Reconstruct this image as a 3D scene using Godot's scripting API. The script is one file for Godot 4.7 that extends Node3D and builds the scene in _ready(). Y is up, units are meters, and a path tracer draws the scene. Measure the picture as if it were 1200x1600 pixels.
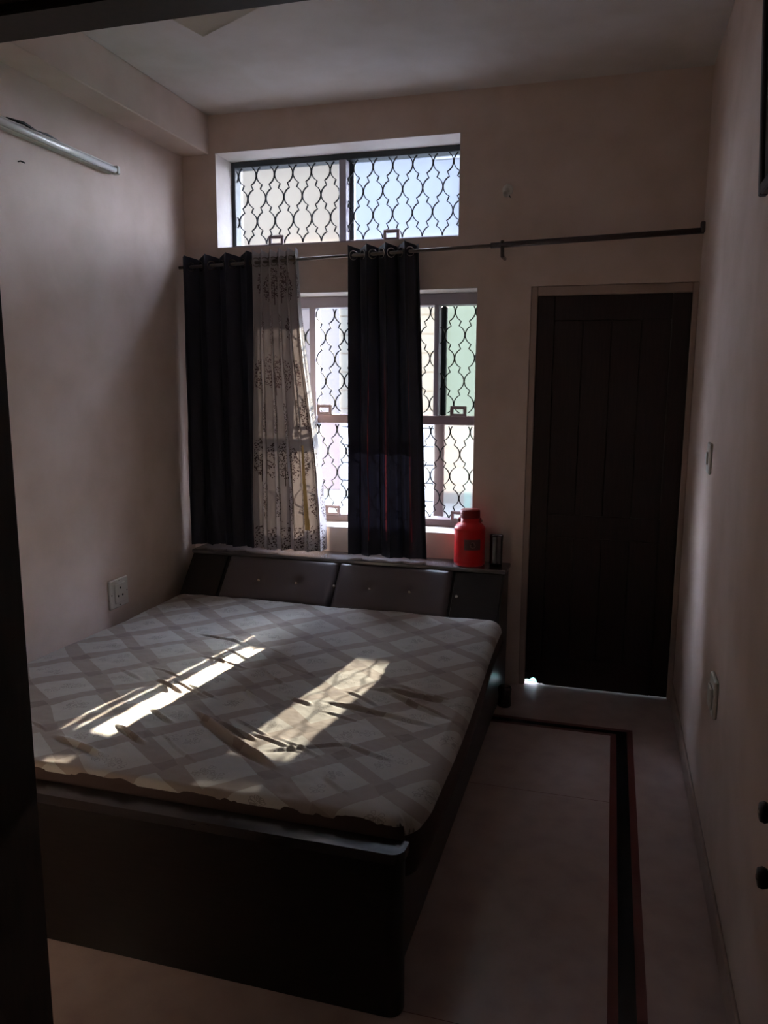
extends Node3D
# A dim bedroom seen through its doorway: bed under a grilled window, dark curtains, dark door.
# x runs along the window wall, y is up, the window wall's inner face is z = 0 and the viewer stands at z = 4.

const W := 2.66      # room width
const H := 2.972     # ceiling height
const FZ := 2.89     # inner face of the front wall, with the doorway the viewer stands in

var M := {}
var rng := RandomNumberGenerator.new()
var taken := {}

# ------------------------------------------------------------------ helpers
func begin(smooth := false) -> SurfaceTool:
	var st := SurfaceTool.new()
	st.begin(Mesh.PRIMITIVE_TRIANGLES)
	st.set_smooth_group(0 if smooth else -1)
	return st

func tri(st: SurfaceTool, a: Vector3, b: Vector3, c: Vector3, mid: Vector3) -> void:
	if (b - a).cross(c - a).dot((a + b + c) / 3.0 - mid) > 0.0:
		var t := b; b = c; c = t
	st.add_vertex(a); st.add_vertex(b); st.add_vertex(c)

func face(st: SurfaceTool, pts: Array, mid: Vector3) -> void:
	for i in range(1, pts.size() - 1):
		tri(st, pts[0], pts[i], pts[i + 1], mid)

func box(st: SurfaceTool, lo: Vector3, hi: Vector3, ch := 0.0, xf := Transform3D()) -> void:
	# a box, chamfered by ch when ch > 0
	var c := (lo + hi) * 0.5
	var h := (hi - lo) * 0.5
	var mid := xf * c
	ch = minf(ch, minf(h.x, minf(h.y, h.z)) * 0.9)
	var corner := func(sx, sy, sz, k) -> Vector3:
		var p := Vector3(h.x * sx, h.y * sy, h.z * sz)
		if k != 0: p.x -= ch * sx
		if k != 1: p.y -= ch * sy
		if k != 2: p.z -= ch * sz
		return xf * (c + p)
	for s in [-1.0, 1.0]:
		face(st, [corner.call(s, -1, -1, 0), corner.call(s, 1, -1, 0), corner.call(s, 1, 1, 0), corner.call(s, -1, 1, 0)], mid)
		face(st, [corner.call(-1, s, -1, 1), corner.call(1, s, -1, 1), corner.call(1, s, 1, 1), corner.call(-1, s, 1, 1)], mid)
		face(st, [corner.call(-1, -1, s, 2), corner.call(1, -1, s, 2), corner.call(1, 1, s, 2), corner.call(-1, 1, s, 2)], mid)
	if ch <= 0.0:
		return
	for a in [-1.0, 1.0]:
		for b in [-1.0, 1.0]:
			face(st, [corner.call(a, b, -1, 0), corner.call(a, b, 1, 0), corner.call(a, b, 1, 1), corner.call(a, b, -1, 1)], mid)
			face(st, [corner.call(a, -1, b, 0), corner.call(a, 1, b, 0), corner.call(a, 1, b, 2), corner.call(a, -1, b, 2)], mid)
			face(st, [corner.call(-1, a, b, 1), corner.call(1, a, b, 1), corner.call(1, a, b, 2), corner.call(-1, a, b, 2)], mid)
			for d in [-1.0, 1.0]:
				face(st, [corner.call(a, b, d, 0), corner.call(a, b, d, 1), corner.call(a, b, d, 2)], mid)

func lathe(st: SurfaceTool, prof: Array, at: Vector3, seg := 32, xf := Basis()) -> void:
	# prof: Vector2(radius, height) from bottom to top
	for i in prof.size() - 1:
		for k in seg:
			var a0 := TAU * k / seg
			var a1 := TAU * (k + 1) / seg
			var p: Vector2 = prof[i]
			var q: Vector2 = prof[i + 1]
			var v := [Vector3(cos(a0) * p.x, p.y, sin(a0) * p.x), Vector3(cos(a1) * p.x, p.y, sin(a1) * p.x), Vector3(cos(a1) * q.x, q.y, sin(a1) * q.x), Vector3(cos(a0) * q.x, q.y, sin(a0) * q.x)]
			# clockwise seen from outside when heights rise
			for t in [[0, 3, 2], [0, 2, 1]]:
				if v[t[0]].distance_squared_to(v[t[1]]) < 1e-12 or v[t[1]].distance_squared_to(v[t[2]]) < 1e-12 or v[t[0]].distance_squared_to(v[t[2]]) < 1e-12:
					continue
				for n in [t[0], t[2], t[1]]:
					st.add_vertex(at + xf * v[n])

func tube(st: SurfaceTool, path: Array, r: float, seg := 10, closed := false) -> void:
	var rings := []
	var n := path.size()
	var side := Vector3.ZERO
	for i in n:
		var before: Vector3 = path[(i - 1 + n) % n] if closed else path[maxi(i - 1, 0)]
		var after: Vector3 = path[(i + 1) % n] if closed else path[mini(i + 1, n - 1)]
		var d := (after - before).normalized()
		if side == Vector3.ZERO:
			side = d.cross(Vector3.UP if absf(d.y) < 0.9 else Vector3.RIGHT).normalized()
		side = (side - d * side.dot(d)).normalized()
		var up := side.cross(d)
		var ring := []
		for k in seg:
			var a := TAU * k / seg
			ring.append(path[i] + (side * cos(a) + up * sin(a)) * r)
		rings.append(ring)
	for i in (n if closed else n - 1):
		var A: Array = rings[i]
		var B: Array = rings[(i + 1) % n]
		var mid: Vector3 = (path[i] + path[(i + 1) % n]) * 0.5
		for k in seg:
			face(st, [A[k], A[(k + 1) % seg], B[(k + 1) % seg], B[k]], mid)
	if not closed:
		face(st, rings[0], path[1]); face(st, rings[n - 1], path[n - 2])

func extrude_x(st: SurfaceTool, prof: Array, x0: float, x1: float) -> void:
	# prof: Vector2(z, y), a convex-enough closed outline (star-shaped about its mean)
	var n := prof.size()
	var m := Vector2.ZERO
	for p in prof: m += p
	m /= n
	var mid := Vector3((x0 + x1) / 2, m.y, m.x)
	for i in n:
		var p: Vector2 = prof[i]
		var q: Vector2 = prof[(i + 1) % n]
		face(st, [Vector3(x0, p.y, p.x), Vector3(x0, q.y, q.x), Vector3(x1, q.y, q.x), Vector3(x1, p.y, p.x)], mid)
		for x in [x0, x1]:
			tri(st, Vector3(x, m.y, m.x), Vector3(x, p.y, p.x), Vector3(x, q.y, q.x), mid)

func ribbon(st: SurfaceTool, pts: Array, w: float, z0: float, z1: float) -> void:
	# a flat bar bent along pts (x, y), w wide in the plane, from z0 to z1 deep
	var n := pts.size()
	var L := []
	var R := []
	for i in n:
		var d: Vector2 = (pts[mini(i + 1, n - 1)] - pts[maxi(i - 1, 0)]).normalized()
		var o := Vector2(-d.y, d.x) * w * 0.5
		L.append(pts[i] + o); R.append(pts[i] - o)
	for i in n - 1:
		var m2: Vector2 = (L[i] + R[i] + L[i + 1] + R[i + 1]) * 0.25
		var mid := Vector3(m2.x, m2.y, (z0 + z1) / 2)
		for z in [z0, z1]:
			face(st, [v3(L[i], z), v3(R[i], z), v3(R[i + 1], z), v3(L[i + 1], z)], mid)
		face(st, [v3(L[i], z0), v3(L[i], z1), v3(L[i + 1], z1), v3(L[i + 1], z0)], mid)
		face(st, [v3(R[i], z0), v3(R[i], z1), v3(R[i + 1], z1), v3(R[i + 1], z0)], mid)

func v3(p: Vector2, z: float) -> Vector3:
	return Vector3(p.x, p.y, z)

func build(called: String, st: SurfaceTool, m: Material, parent: Node = null) -> MeshInstance3D:
	st.generate_normals()
	var o := MeshInstance3D.new()
	o.mesh = st.commit()
	o.material_override = null
	o.mesh.surface_set_material(0, m)
	put(o, called, parent)
	return o

func put(o: Node3D, called: String, parent: Node = null) -> void:
	if parent == null: parent = self
	var key := str(parent.get_instance_id()) + called
	var n: int = taken.get(key, 0)
	taken[key] = n + 1
	o.name = called if n == 0 else "%s_%03d" % [called, n]
	parent.add_child(o, true)

func thing(called: String, at := Vector3.ZERO) -> Node3D:
	var o := Node3D.new()
	put(o, called)
	o.position = at
	return o

func tag(o: Node, label: String, category: String, group := "") -> Node:
	o.set_meta("label", label)
	o.set_meta("category", category)
	if group: o.set_meta("group", group)
	return o

func structure(o: Node, label := "", category := "") -> Node:
	o.set_meta("kind", "structure")
	if label: o.set_meta("label", label)
	if category: o.set_meta("category", category)
	return o

func mat(rgb: Color, rough := 0.8, metal := 0.0) -> StandardMaterial3D:
	var m := StandardMaterial3D.new()
	m.albedo_color = rgb
	m.roughness = rough
	m.metallic = metal
	return m

func noise_tex(freq: float, octaves: int, sd: int, ramp: Array, as_normal := false, strength := 1.0, size := 512) -> NoiseTexture2D:
	var n := FastNoiseLite.new()
	n.noise_type = FastNoiseLite.TYPE_SIMPLEX_SMOOTH
	n.frequency = freq
	n.seed = sd
	n.fractal_octaves = octaves
	var t := NoiseTexture2D.new()
	t.width = size; t.height = size
	t.seamless = true
	t.noise = n
	if as_normal:
		t.as_normal_map = true
		t.bump_strength = strength
	elif ramp.size():
		var g := Gradient.new()
		g.offsets = PackedFloat32Array([0.0, 0.5, 1.0])
		g.colors = PackedColorArray(ramp)
		t.color_ramp = g
	return t

func triplanar(m: StandardMaterial3D, s: Vector3) -> void:
	m.uv1_triplanar = true
	m.uv1_world_triplanar = true
	m.uv1_scale = s

# ------------------------------------------------------------------ scene
func _ready() -> void:
	rng.seed = 7
	var cam := Camera3D.new()
	cam.name = "camera"
	cam.position = Vector3(2.3005, 1.5738, 4.010)
	cam.rotation = Vector3(-0.1622, 0.2807, 0.0042)
	cam.fov = 66.23
	cam.near = 0.02
	cam.current = true
	add_child(cam)

	var env := Environment.new()
	env.background_mode = Environment.BG_SKY
	var sky := Sky.new()
	var sm := ProceduralSkyMaterial.new()
	sm.sky_top_color = Color(0.84, 0.90, 1.0)
	sm.sky_horizon_color = Color(0.92, 0.94, 1.0)
	sm.ground_bottom_color = Color(0.35, 0.34, 0.33)
	sm.ground_horizon_color = Color(0.6, 0.6, 0.6)
	sm.sky_energy_multiplier = 7.0
	sm.sun_angle_max = 24.0
	sm.sun_curve = 0.6
	sky.sky_material = sm
	env.sky = sky
	env.tonemap_mode = Environment.TONE_MAPPER_LINEAR
	env.tonemap_exposure = 0.80
	env.sdfgi_enabled = true
	env.ssao_enabled = true
	env.ssil_enabled = true
	var we := WorldEnvironment.new()
	we.name = "world_environment"
	we.environment = env
	add_child(we)

	var sun := DirectionalLight3D.new()
	sun.name = "sun"
	sun.light_energy = 42.0
	sun.light_color = Color(1.0, 0.95, 0.85)
	sun.light_angular_distance = 0.6
	sun.shadow_enabled = true
	sun.sky_mode = DirectionalLight3D.SKY_MODE_LIGHT_ONLY
	add_child(sun)
	sun.look_at_from_position(Vector3(0.066, 0.372, -1.0) * 5.0, Vector3.ZERO)

	# added glow round the sun, sky only, in place of light frosted panes scatter
	var sun_glow := DirectionalLight3D.new()
	sun_glow.name = "added_sun_glow"
	sun_glow.light_energy = 190.0
	sun_glow.light_color = Color(0.92, 0.96, 1.0)
	sun_glow.shadow_enabled = true
	sun_glow.sky_mode = DirectionalLight3D.SKY_MODE_SKY_ONLY
	add_child(sun_glow)
	sun_glow.transform = sun.transform

	materials()
	shell()
	windows()
	doors()
	outside()
	bed()
	mattress()
	curtains()
	on_ledge()
	on_walls()
	ceiling_fan()

func materials() -> void:
	var plaster_n := noise_tex(0.02, 4, 3, [], true, 1.2)
	var plaster_c := noise_tex(0.006, 4, 5, [Color(0.93, 0.92, 0.90), Color(0.97, 0.965, 0.955), Color(1, 1, 1)])
	M.wall = mat(Color(0.88, 0.805, 0.765), 0.75)
	M.wall.albedo_texture = plaster_c
	M.wall.normal_enabled = true
	M.wall.normal_texture = plaster_n
	M.wall.normal_scale = 0.25
	triplanar(M.wall, Vector3(0.9, 0.9, 0.9))
	M.ceiling = M.wall.duplicate()
	M.ceiling.albedo_color = Color(0.88, 0.86, 0.85)
	M.reveal = M.wall.duplicate()
	M.reveal.albedo_color = Color(0.86, 0.83, 0.82)
	M.marble = mat(Color(0.78, 0.70, 0.68), 0.28)
	M.marble.albedo_texture = noise_tex(0.012, 5, 11, [Color(0.90, 0.88, 0.88), Color(0.96, 0.955, 0.95), Color(1, 1, 1)])
	triplanar(M.marble, Vector3(1.1, 1.1, 1.1))
	M.skirt = M.marble.duplicate()
	M.skirt.albedo_color = Color(0.70, 0.61, 0.57)
	M.skirt.roughness = 0.45
	M.maroon = mat(Color(0.42, 0.22, 0.20), 0.3)
	M.black_stone = mat(Color(0.13, 0.13, 0.14), 0.25)
	M.black_stone.albedo_texture = noise_tex(0.12, 3, 21, [Color(0.5, 0.5, 0.5), Color(0.8, 0.8, 0.8), Color(1, 1, 1)])
	triplanar(M.black_stone, Vector3(3, 3, 3))
	M.laminate = mat(Color(0.115, 0.085, 0.085), 0.32)
	M.laminate.albedo_texture = noise_tex(0.03, 4, 31, [Color(0.62, 0.62, 0.62), Color(0.85, 0.85, 0.85), Color(1, 1, 1)])
	triplanar(M.laminate, Vector3(0.5, 4.0, 0.5))
	M.door_wood = mat(Color(0.17, 0.09, 0.095), 0.5)
	M.door_wood.albedo_texture = noise_tex(0.03, 4, 37, [Color(0.62, 0.6, 0.6), Color(0.85, 0.85, 0.85), Color(1, 1, 1)])
	triplanar(M.door_wood, Vector3(5.0, 0.35, 5.0))
	M.door_frame = M.wall.duplicate()
	M.door_frame.albedo_color = Color(0.70, 0.62, 0.58)
	M.frame_wood = mat(Color(0.17, 0.10, 0.09), 0.5)
	M.frame_wood.albedo_texture = M.door_wood.albedo_texture
	triplanar(M.frame_wood, Vector3(4.0, 0.4, 4.0))
	M.leatherette = mat(Color(0.34, 0.305, 0.315), 0.42)
	M.leatherette.normal_enabled = true
	M.leatherette.normal_texture = noise_tex(0.15, 3, 41, [], true, 3.0)
	M.leatherette.normal_scale = 0.3
	triplanar(M.leatherette, Vector3(4, 4, 4))
	M.crystal = mat(Color(0.9, 0.88, 0.85), 0.1, 0.85)
	M.steel = mat(Color(0.72, 0.72, 0.72), 0.25, 1.0)
	M.dark_steel = mat(Color(0.40, 0.39, 0.39), 0.2, 1.0)
	M.rod = mat(Color(0.52, 0.49, 0.47), 0.3, 0.9)
	M.iron = mat(Color(0.13, 0.13, 0.14), 0.85)
	M.iron.metallic_specular = 0.2
	M.win_frame = mat(Color(0.62, 0.59, 0.62), 0.55)
	M.win_dark = mat(Color(0.15, 0.18, 0.20), 0.5)
	M.win_brown = mat(Color(0.48, 0.41, 0.41), 0.6)
	M.plastic = mat(Color(0.86, 0.85, 0.82), 0.35)
	M.black = mat(Color(0.03, 0.03, 0.03), 0.5)
	M.red = mat(Color(0.82, 0.06, 0.08), 0.35)
	M.red.backlight_enabled = true
	M.red.backlight = Color(0.15, 0.02, 0.01)
	M.lid = mat(Color(0.50, 0.05, 0.08), 0.45)
	M.navy_plain = mat(Color(0.07, 0.07, 0.145), 0.6)
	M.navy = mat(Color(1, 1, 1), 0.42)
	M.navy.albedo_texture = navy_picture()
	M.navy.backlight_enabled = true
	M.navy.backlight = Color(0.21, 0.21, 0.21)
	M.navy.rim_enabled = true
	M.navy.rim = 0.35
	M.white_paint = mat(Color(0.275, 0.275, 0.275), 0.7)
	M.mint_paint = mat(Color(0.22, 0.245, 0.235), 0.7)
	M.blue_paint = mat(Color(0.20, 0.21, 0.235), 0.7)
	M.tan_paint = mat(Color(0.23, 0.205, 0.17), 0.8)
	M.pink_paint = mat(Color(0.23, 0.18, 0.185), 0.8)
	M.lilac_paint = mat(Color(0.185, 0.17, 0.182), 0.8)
	M.teal_paint = mat(Color(0.20, 0.42, 0.39), 0.7)
	M.asphalt = mat(Color(0.42, 0.42, 0.42), 0.9)
	M.mint_floor = mat(Color(0.25, 0.62, 0.52), 0.6)
	# panes: dusty or obscured glass that lets part of the view through and scatters the rest
	M.frost_warm = frosted(Color(0.80, 0.74, 0.64), 0.74, 0.27)  # warm tint stands in for the tan light from behind
	M.frost_cool = frosted(Color(0.68, 0.75, 0.86), 0.72, 0.28)  # cool tint stands in for the bluish light from behind
	M.frost_lilac = frosted(Color(0.40, 0.37, 0.40), 0.36, 0.30)
	M.frost_dim = frosted(Color(0.45, 0.43, 0.46), 0.85, 0.30)
	M.frost_amber = frosted(Color(0.50, 0.47, 0.42), 0.86, 0.42)
	M.frost_dust = frosted(Color(0.55, 0.53, 0.50), 0.92, 0.42)
	M.frost_mint = frosted(Color(0.40, 0.46, 0.43), 0.98, 0.40)
	M.clear = StandardMaterial3D.new()
	M.clear.transparency = BaseMaterial3D.TRANSPARENCY_ALPHA
	M.clear.albedo_color = Color(0.9, 1.0, 0.96, 0.05)
	M.clear.roughness = 0.03

func frosted(c: Color, opacity: float, through: float) -> StandardMaterial3D:
	var m := StandardMaterial3D.new()
	m.transparency = BaseMaterial3D.TRANSPARENCY_ALPHA
	m.albedo_color = Color(c.r, c.g, c.b, opacity)
	m.roughness = 0.5
	m.backlight_enabled = true
	m.backlight = Color(c.r, c.g, c.b) * through
	return m

# ---------------------------------------------------------------- the room
func shell() -> void:
	# window wall, 0.32 thick, with two window openings and a door opening
	var st := begin()
	var holes := [[0.1965, 1.527, 2.293, 2.783], [0.20, 1.627, 0.79, 2.049], [1.889, 2.66, 0.0, 2.046]]
	var xs := [-0.3, 0.1965, 0.20, 1.527, 1.627, 1.889, 2.66, 2.96]
	for i in xs.size() - 1:
		var a: float = xs[i]
		var b: float = xs[i + 1]
		var mid := (a + b) / 2
		var cuts := []
		for h in holes:
			if mid > h[0] and mid < h[1]: cuts.append([h[2], h[3]])
		cuts.sort_custom(func(p, q): return p[0] < q[0])
		var y := 0.0
		for c in cuts:
			if c[0] > y: box(st, Vector3(a, y, -0.32), Vector3(b, c[0], 0))
			y = c[1]
		box(st, Vector3(a, y, -0.32), Vector3(b, H, 0))
	structure(build("wall_back", st, M.wall))
	# smooth pale lining of the window reveals
	st = begin()
	reveal(st, 0.1965, 1.527, 2.293, 2.783)
	structure(build("trim_1", st, M.reveal))
	st = begin()
	reveal(st, 0.20, 1.627, 0.79, 2.049)
	structure(build("trim_2", st, M.reveal))
	st = begin(); box(st, Vector3(-0.3, 0, 0), Vector3(0, H, 3.15)); structure(build("wall_left", st, M.wall))
	st = begin(); box(st, Vector3(W, 0, 0), Vector3(W + 0.3, H, 3.15)); structure(build("wall_right", st, M.wall))
	st = begin(); box(st, Vector3(-0.6, H, -0.4), Vector3(3.6, H + 0.25, 6.6)); structure(build("ceiling", st, M.ceiling))
	st = begin(); box(st, Vector3(0, 2.775, 0), Vector3(0.1645, H, FZ), 0.004); structure(build("trim_3", st, M.wall))
	# front wall round the doorway, and the hall behind the viewer
	st = begin()
	box(st, Vector3(0, 0, FZ), Vector3(1.22, H, 3.15))
	box(st, Vector3(2.655, 0, FZ), Vector3(W, H, 3.15))
	box(st, Vector3(1.22, 2.115, FZ), Vector3(2.655, H, 3.15))
	structure(build("wall_front", st, M.wall))
	st = begin()
	box(st, Vector3(-0.6, 0, 3.15), Vector3(-0.4, H, 6.6))
	box(st, Vector3(3.4, 0, 3.15), Vector3(3.6, H, 6.6))
	box(st, Vector3(-0.6, 0, 6.4), Vector3(3.6, H, 6.6))
	box(st, Vector3(-0.6, 0, 3.05), Vector3(-0.3, H, 3.15))
	box(st, Vector3(2.96, 0, 3.05), Vector3(3.6, H, 3.15))
	structure(build("wall_hall", st, M.wall))
	# floor with its inlaid border
	st = begin(); box(st, Vector3(-0.6, -0.12, -0.32), Vector3(3.6, 0, 6.6))
	var fl := build("floor", st, M.marble)
	structure(fl)
	var t := 0.0012
	var xo := [2.362, 2.389, 2.434, 2.460]
	var zo := [0.420, 0.446, 0.480, 0.502]
	var ms := [M.maroon, M.black_stone, M.maroon]
	for k in 3:
		st = begin(); box(st, Vector3(xo[k], -0.01, zo[2 - k]), Vector3(xo[k + 1], t, 3.0))
		build("border_strip", st, ms[k], fl)
		st = begin(); box(st, Vector3(0.3, -0.01, zo[k]), Vector3(xo[3 - k] - 0.0003 * k, t * 1.05, zo[k + 1]))
		build("border_strip", st, ms[k], fl)
	# marble slabs show a hairline joint
	st = begin()
	for z in [1.1, 2.3]:
		box(st, Vector3(1.4, -0.01, z), Vector3(2.361, 0.0004, z + 0.0015))
	build("joint", st, M.maroon, fl)
	st = begin(); box(st, Vector3(W - 0.010, 0, 0.0), Vector3(W, 0.095, FZ), 0.004); structure(build("baseboard_right", st, M.skirt))
	st = begin(); box(st, Vector3(0, 0, 0), Vector3(0.010, 0.095, FZ), 0.004); structure(build("baseboard_left", st, M.skirt))

func reveal(st: SurfaceTool, x0: float, x1: float, y0: float, y1: float) -> void:
	var t := 0.004
	box(st, Vector3(x0, y0, -0.32), Vector3(x0 + t, y1, 0.0005))
	box(st, Vector3(x1 - t, y0, -0.32), Vector3(x1, y1, 0.0005))
	box(st, Vector3(x0, y1 - t, -0.32), Vector3(x1, y1, 0.0005))
	box(st, Vector3(x0, y0, -0.32), Vector3(x1, y0 + t, 0.0005))

# ---------------------------------------------------------------- windows
func bar(lo: Vector3, hi: Vector3, m: Material, parent: Node, called := "frame") -> void:
	var st := begin(); box(st, lo, hi, 0.003); build(called, st, m, parent)

func pane(x0: float, x1: float, y0: float, y1: float, z: float, m: Material, parent: Node) -> void:
	# one sheet of glass
	var st := begin()
	face(st, [Vector3(x0, y0, z), Vector3(x1, y0, z), Vector3(x1, y1, z), Vector3(x0, y1, z)], Vector3(x0, y0, z - 1))
	build("pane", st, m, parent)

func handle(x: float, y: float, z: float, parent: Node) -> void:
	var st := begin()
	var w := 0.088
	var h := 0.058
	var b := 0.017
	box(st, Vector3(x - w / 2, y, z), Vector3(x - w / 2 + b, y + h, z + 0.016), 0.003)
	box(st, Vector3(x + w / 2 - b, y, z), Vector3(x + w / 2, y + h, z + 0.016), 0.003)
	box(st, Vector3(x - w / 2, y + h - b, z), Vector3(x + w / 2, y + h, z + 0.0158), 0.003)
	box(st, Vector3(x - w / 2, y, z), Vector3(x + w / 2, y + b, z + 0.0162), 0.003)
	build("handle", st, M.win_brown, parent)

func grille(x0: float, x1: float, y0: float, y1: float, xc: float, ytop: float, parent: Node) -> void:
	# wavy bars: each follows the side of a ring, a slanting neck, then the opposite side of a ring half a column on
	var g := Node3D.new()
	put(g, "grille", parent)
	var p := 0.1085
	var r := 0.0530
	var rp := 0.121
	var ang := deg_to_rad(66.0)
	var i0 := int(floor((x0 - xc) / p)) - 1
	var i1 := int(ceil((x1 - xc) / p)) + 1
	for i in range(i0, i1 + 1):
		for right in [1.0, -1.0]:
			var pts := []
			var row := 0
			while true:
				var cy := ytop - row * rp
				if cy < y0 - rp: break
				var odd := row % 2 == 1
				var cx: float = xc + i * p + (0.5 * p * right if odd else 0.0)
				var side: float = -right if odd else right
				for k in 13:
					var a := lerpf(ang, -ang, k / 12.0)
					pts.append(Vector2(cx + side * r * cos(a), cy + r * sin(a) * 0.985))
				row += 1
			# keep what lies inside the frame
			var st := begin()
			var used := false
			var run := []
			for q in pts + [Vector2(1e3, 1e3)]:
				if q.x > x0 and q.x < x1 and q.y > y0 and q.y < y1:
					run.append(q)
				else:
					if run.size() > 1:
						ribbon(st, run, 0.0044, -0.204, -0.193)
						used = true
					run = []
			if used: build("bar", st, M.iron, g)

func windows() -> void:
	# upper window, two sashes
	var w := Node3D.new()
	put(w, "window_1")
	structure(w, "wide upper window of two sashes behind curled iron bars", "window")
	var zb := -0.262
	var zf := -0.180
	bar(Vector3(0.2005, 2.297, zb), Vector3(0.222, 2.779, zf), M.win_dark, w)
	bar(Vector3(1.500, 2.297, zb), Vector3(1.523, 2.779, zf), M.win_dark, w)
	bar(Vector3(0.222, 2.748, zb), Vector3(1.500, 2.779, zf), M.win_dark, w)
	bar(Vector3(0.222, 2.297, zb), Vector3(1.500, 2.332, zf + 0.02), M.win_brown, w)
	bar(Vector3(0.838, 2.332, zb), Vector3(0.878, 2.748, zf + 0.012), M.win_frame, w, "mullion")
	bar(Vector3(0.880, 2.334, zb), Vector3(0.902, 2.746, zf - 0.045), M.win_dark, w)  # dark strip standing in for the mullion's shaded side
	pane(0.222, 0.838, 2.332, 2.748, -0.245, M.frost_warm, w)
	pane(0.878, 1.500, 2.332, 2.748, -0.245, M.frost_cool, w)
	grille(0.222, 0.838, 2.334, 2.748, 0.290, 2.705, w)
	grille(0.878, 1.500, 2.334, 2.748, 0.965, 2.705, w)
	handle(0.475, 2.318, -0.165, w)
	handle(1.135, 2.318, -0.165, w)

	# lower window
	w = Node3D.new()
	put(w, "window_2")
	structure(w, "tall lower window in several lights behind curled iron bars", "window")
	bar(Vector3(0.204, 0.794, zb), Vector3(0.226, 2.045, zf), M.win_dark, w)
	bar(Vector3(1.602, 0.794, zb), Vector3(1.623, 2.045, zf), M.win_frame, w)
	bar(Vector3(0.226, 1.985, zb), Vector3(1.602, 2.045, zf), M.win_frame, w)
	bar(Vector3(0.226, 0.794, zb), Vector3(1.602, 0.835, zf), M.win_brown, w)
	bar(Vector3(0.226, 1.352, zb - 0.01), Vector3(1.602, 1.402, zf - 0.03), M.win_brown, w, "transom")
	bar(Vector3(0.655, 0.835, zb), Vector3(0.690, 1.985, zf), M.win_frame, w, "mullion")
	bar(Vector3(0.893, 0.835, zb - 0.03), Vector3(0.938, 1.985, zb), M.win_brown, w, "mullion")  # unseen bar added to split the sun strip on the bed
	bar(Vector3(1.366, 1.402, zb - 0.01), Vector3(1.392, 1.985, zf), M.win_frame, w, "mullion")
	bar(Vector3(1.392, 1.402, -0.30), Vector3(1.418, 1.985, -0.255), M.win_dark, w, "mullion")
	bar(Vector3(1.355, 0.835, -0.31), Vector3(1.412, 1.352, -0.265), M.win_brown, w, "mullion")
	for yy in [[0.835, 1.352], [1.402, 1.985]]:
		var a: float = yy[0]
		var b: float = yy[1]
		pane(0.226, 0.655, a, b, -0.245, M.frost_dim, w)
		pane(0.690, 0.808, a, b, -0.245, M.frost_lilac, w)
		pane(0.925, 1.372, a - 0.01, b + 0.01, -0.250, M.clear if a < 1.0 else M.frost_amber, w)
		pane(1.40, 1.622, a - 0.03, b + 0.04, -0.285, M.frost_dust if a < 1.0 else M.frost_mint, w)
		grille(0.226, 0.655, a, b, 0.30, b - 0.035, w)
		if a < 1.0:
			grille(0.690, 1.602, a, b, 0.755, b - 0.035, w)
		else:
			grille(0.690, 1.366, a, b, 0.745, b - 0.035, w)
			grille(1.392, 1.602, a, b, 1.530, b - 0.035, w)
	pane(0.808, 0.898, 1.392, 1.995, -0.255, M.frost_amber, w)
	handle(0.740, 1.398, -0.19, w)
	handle(1.505, 1.398, -0.19, w)
	handle(0.790, 0.828, -0.18, w)
	handle(1.520, 0.828, -0.18, w)

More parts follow.
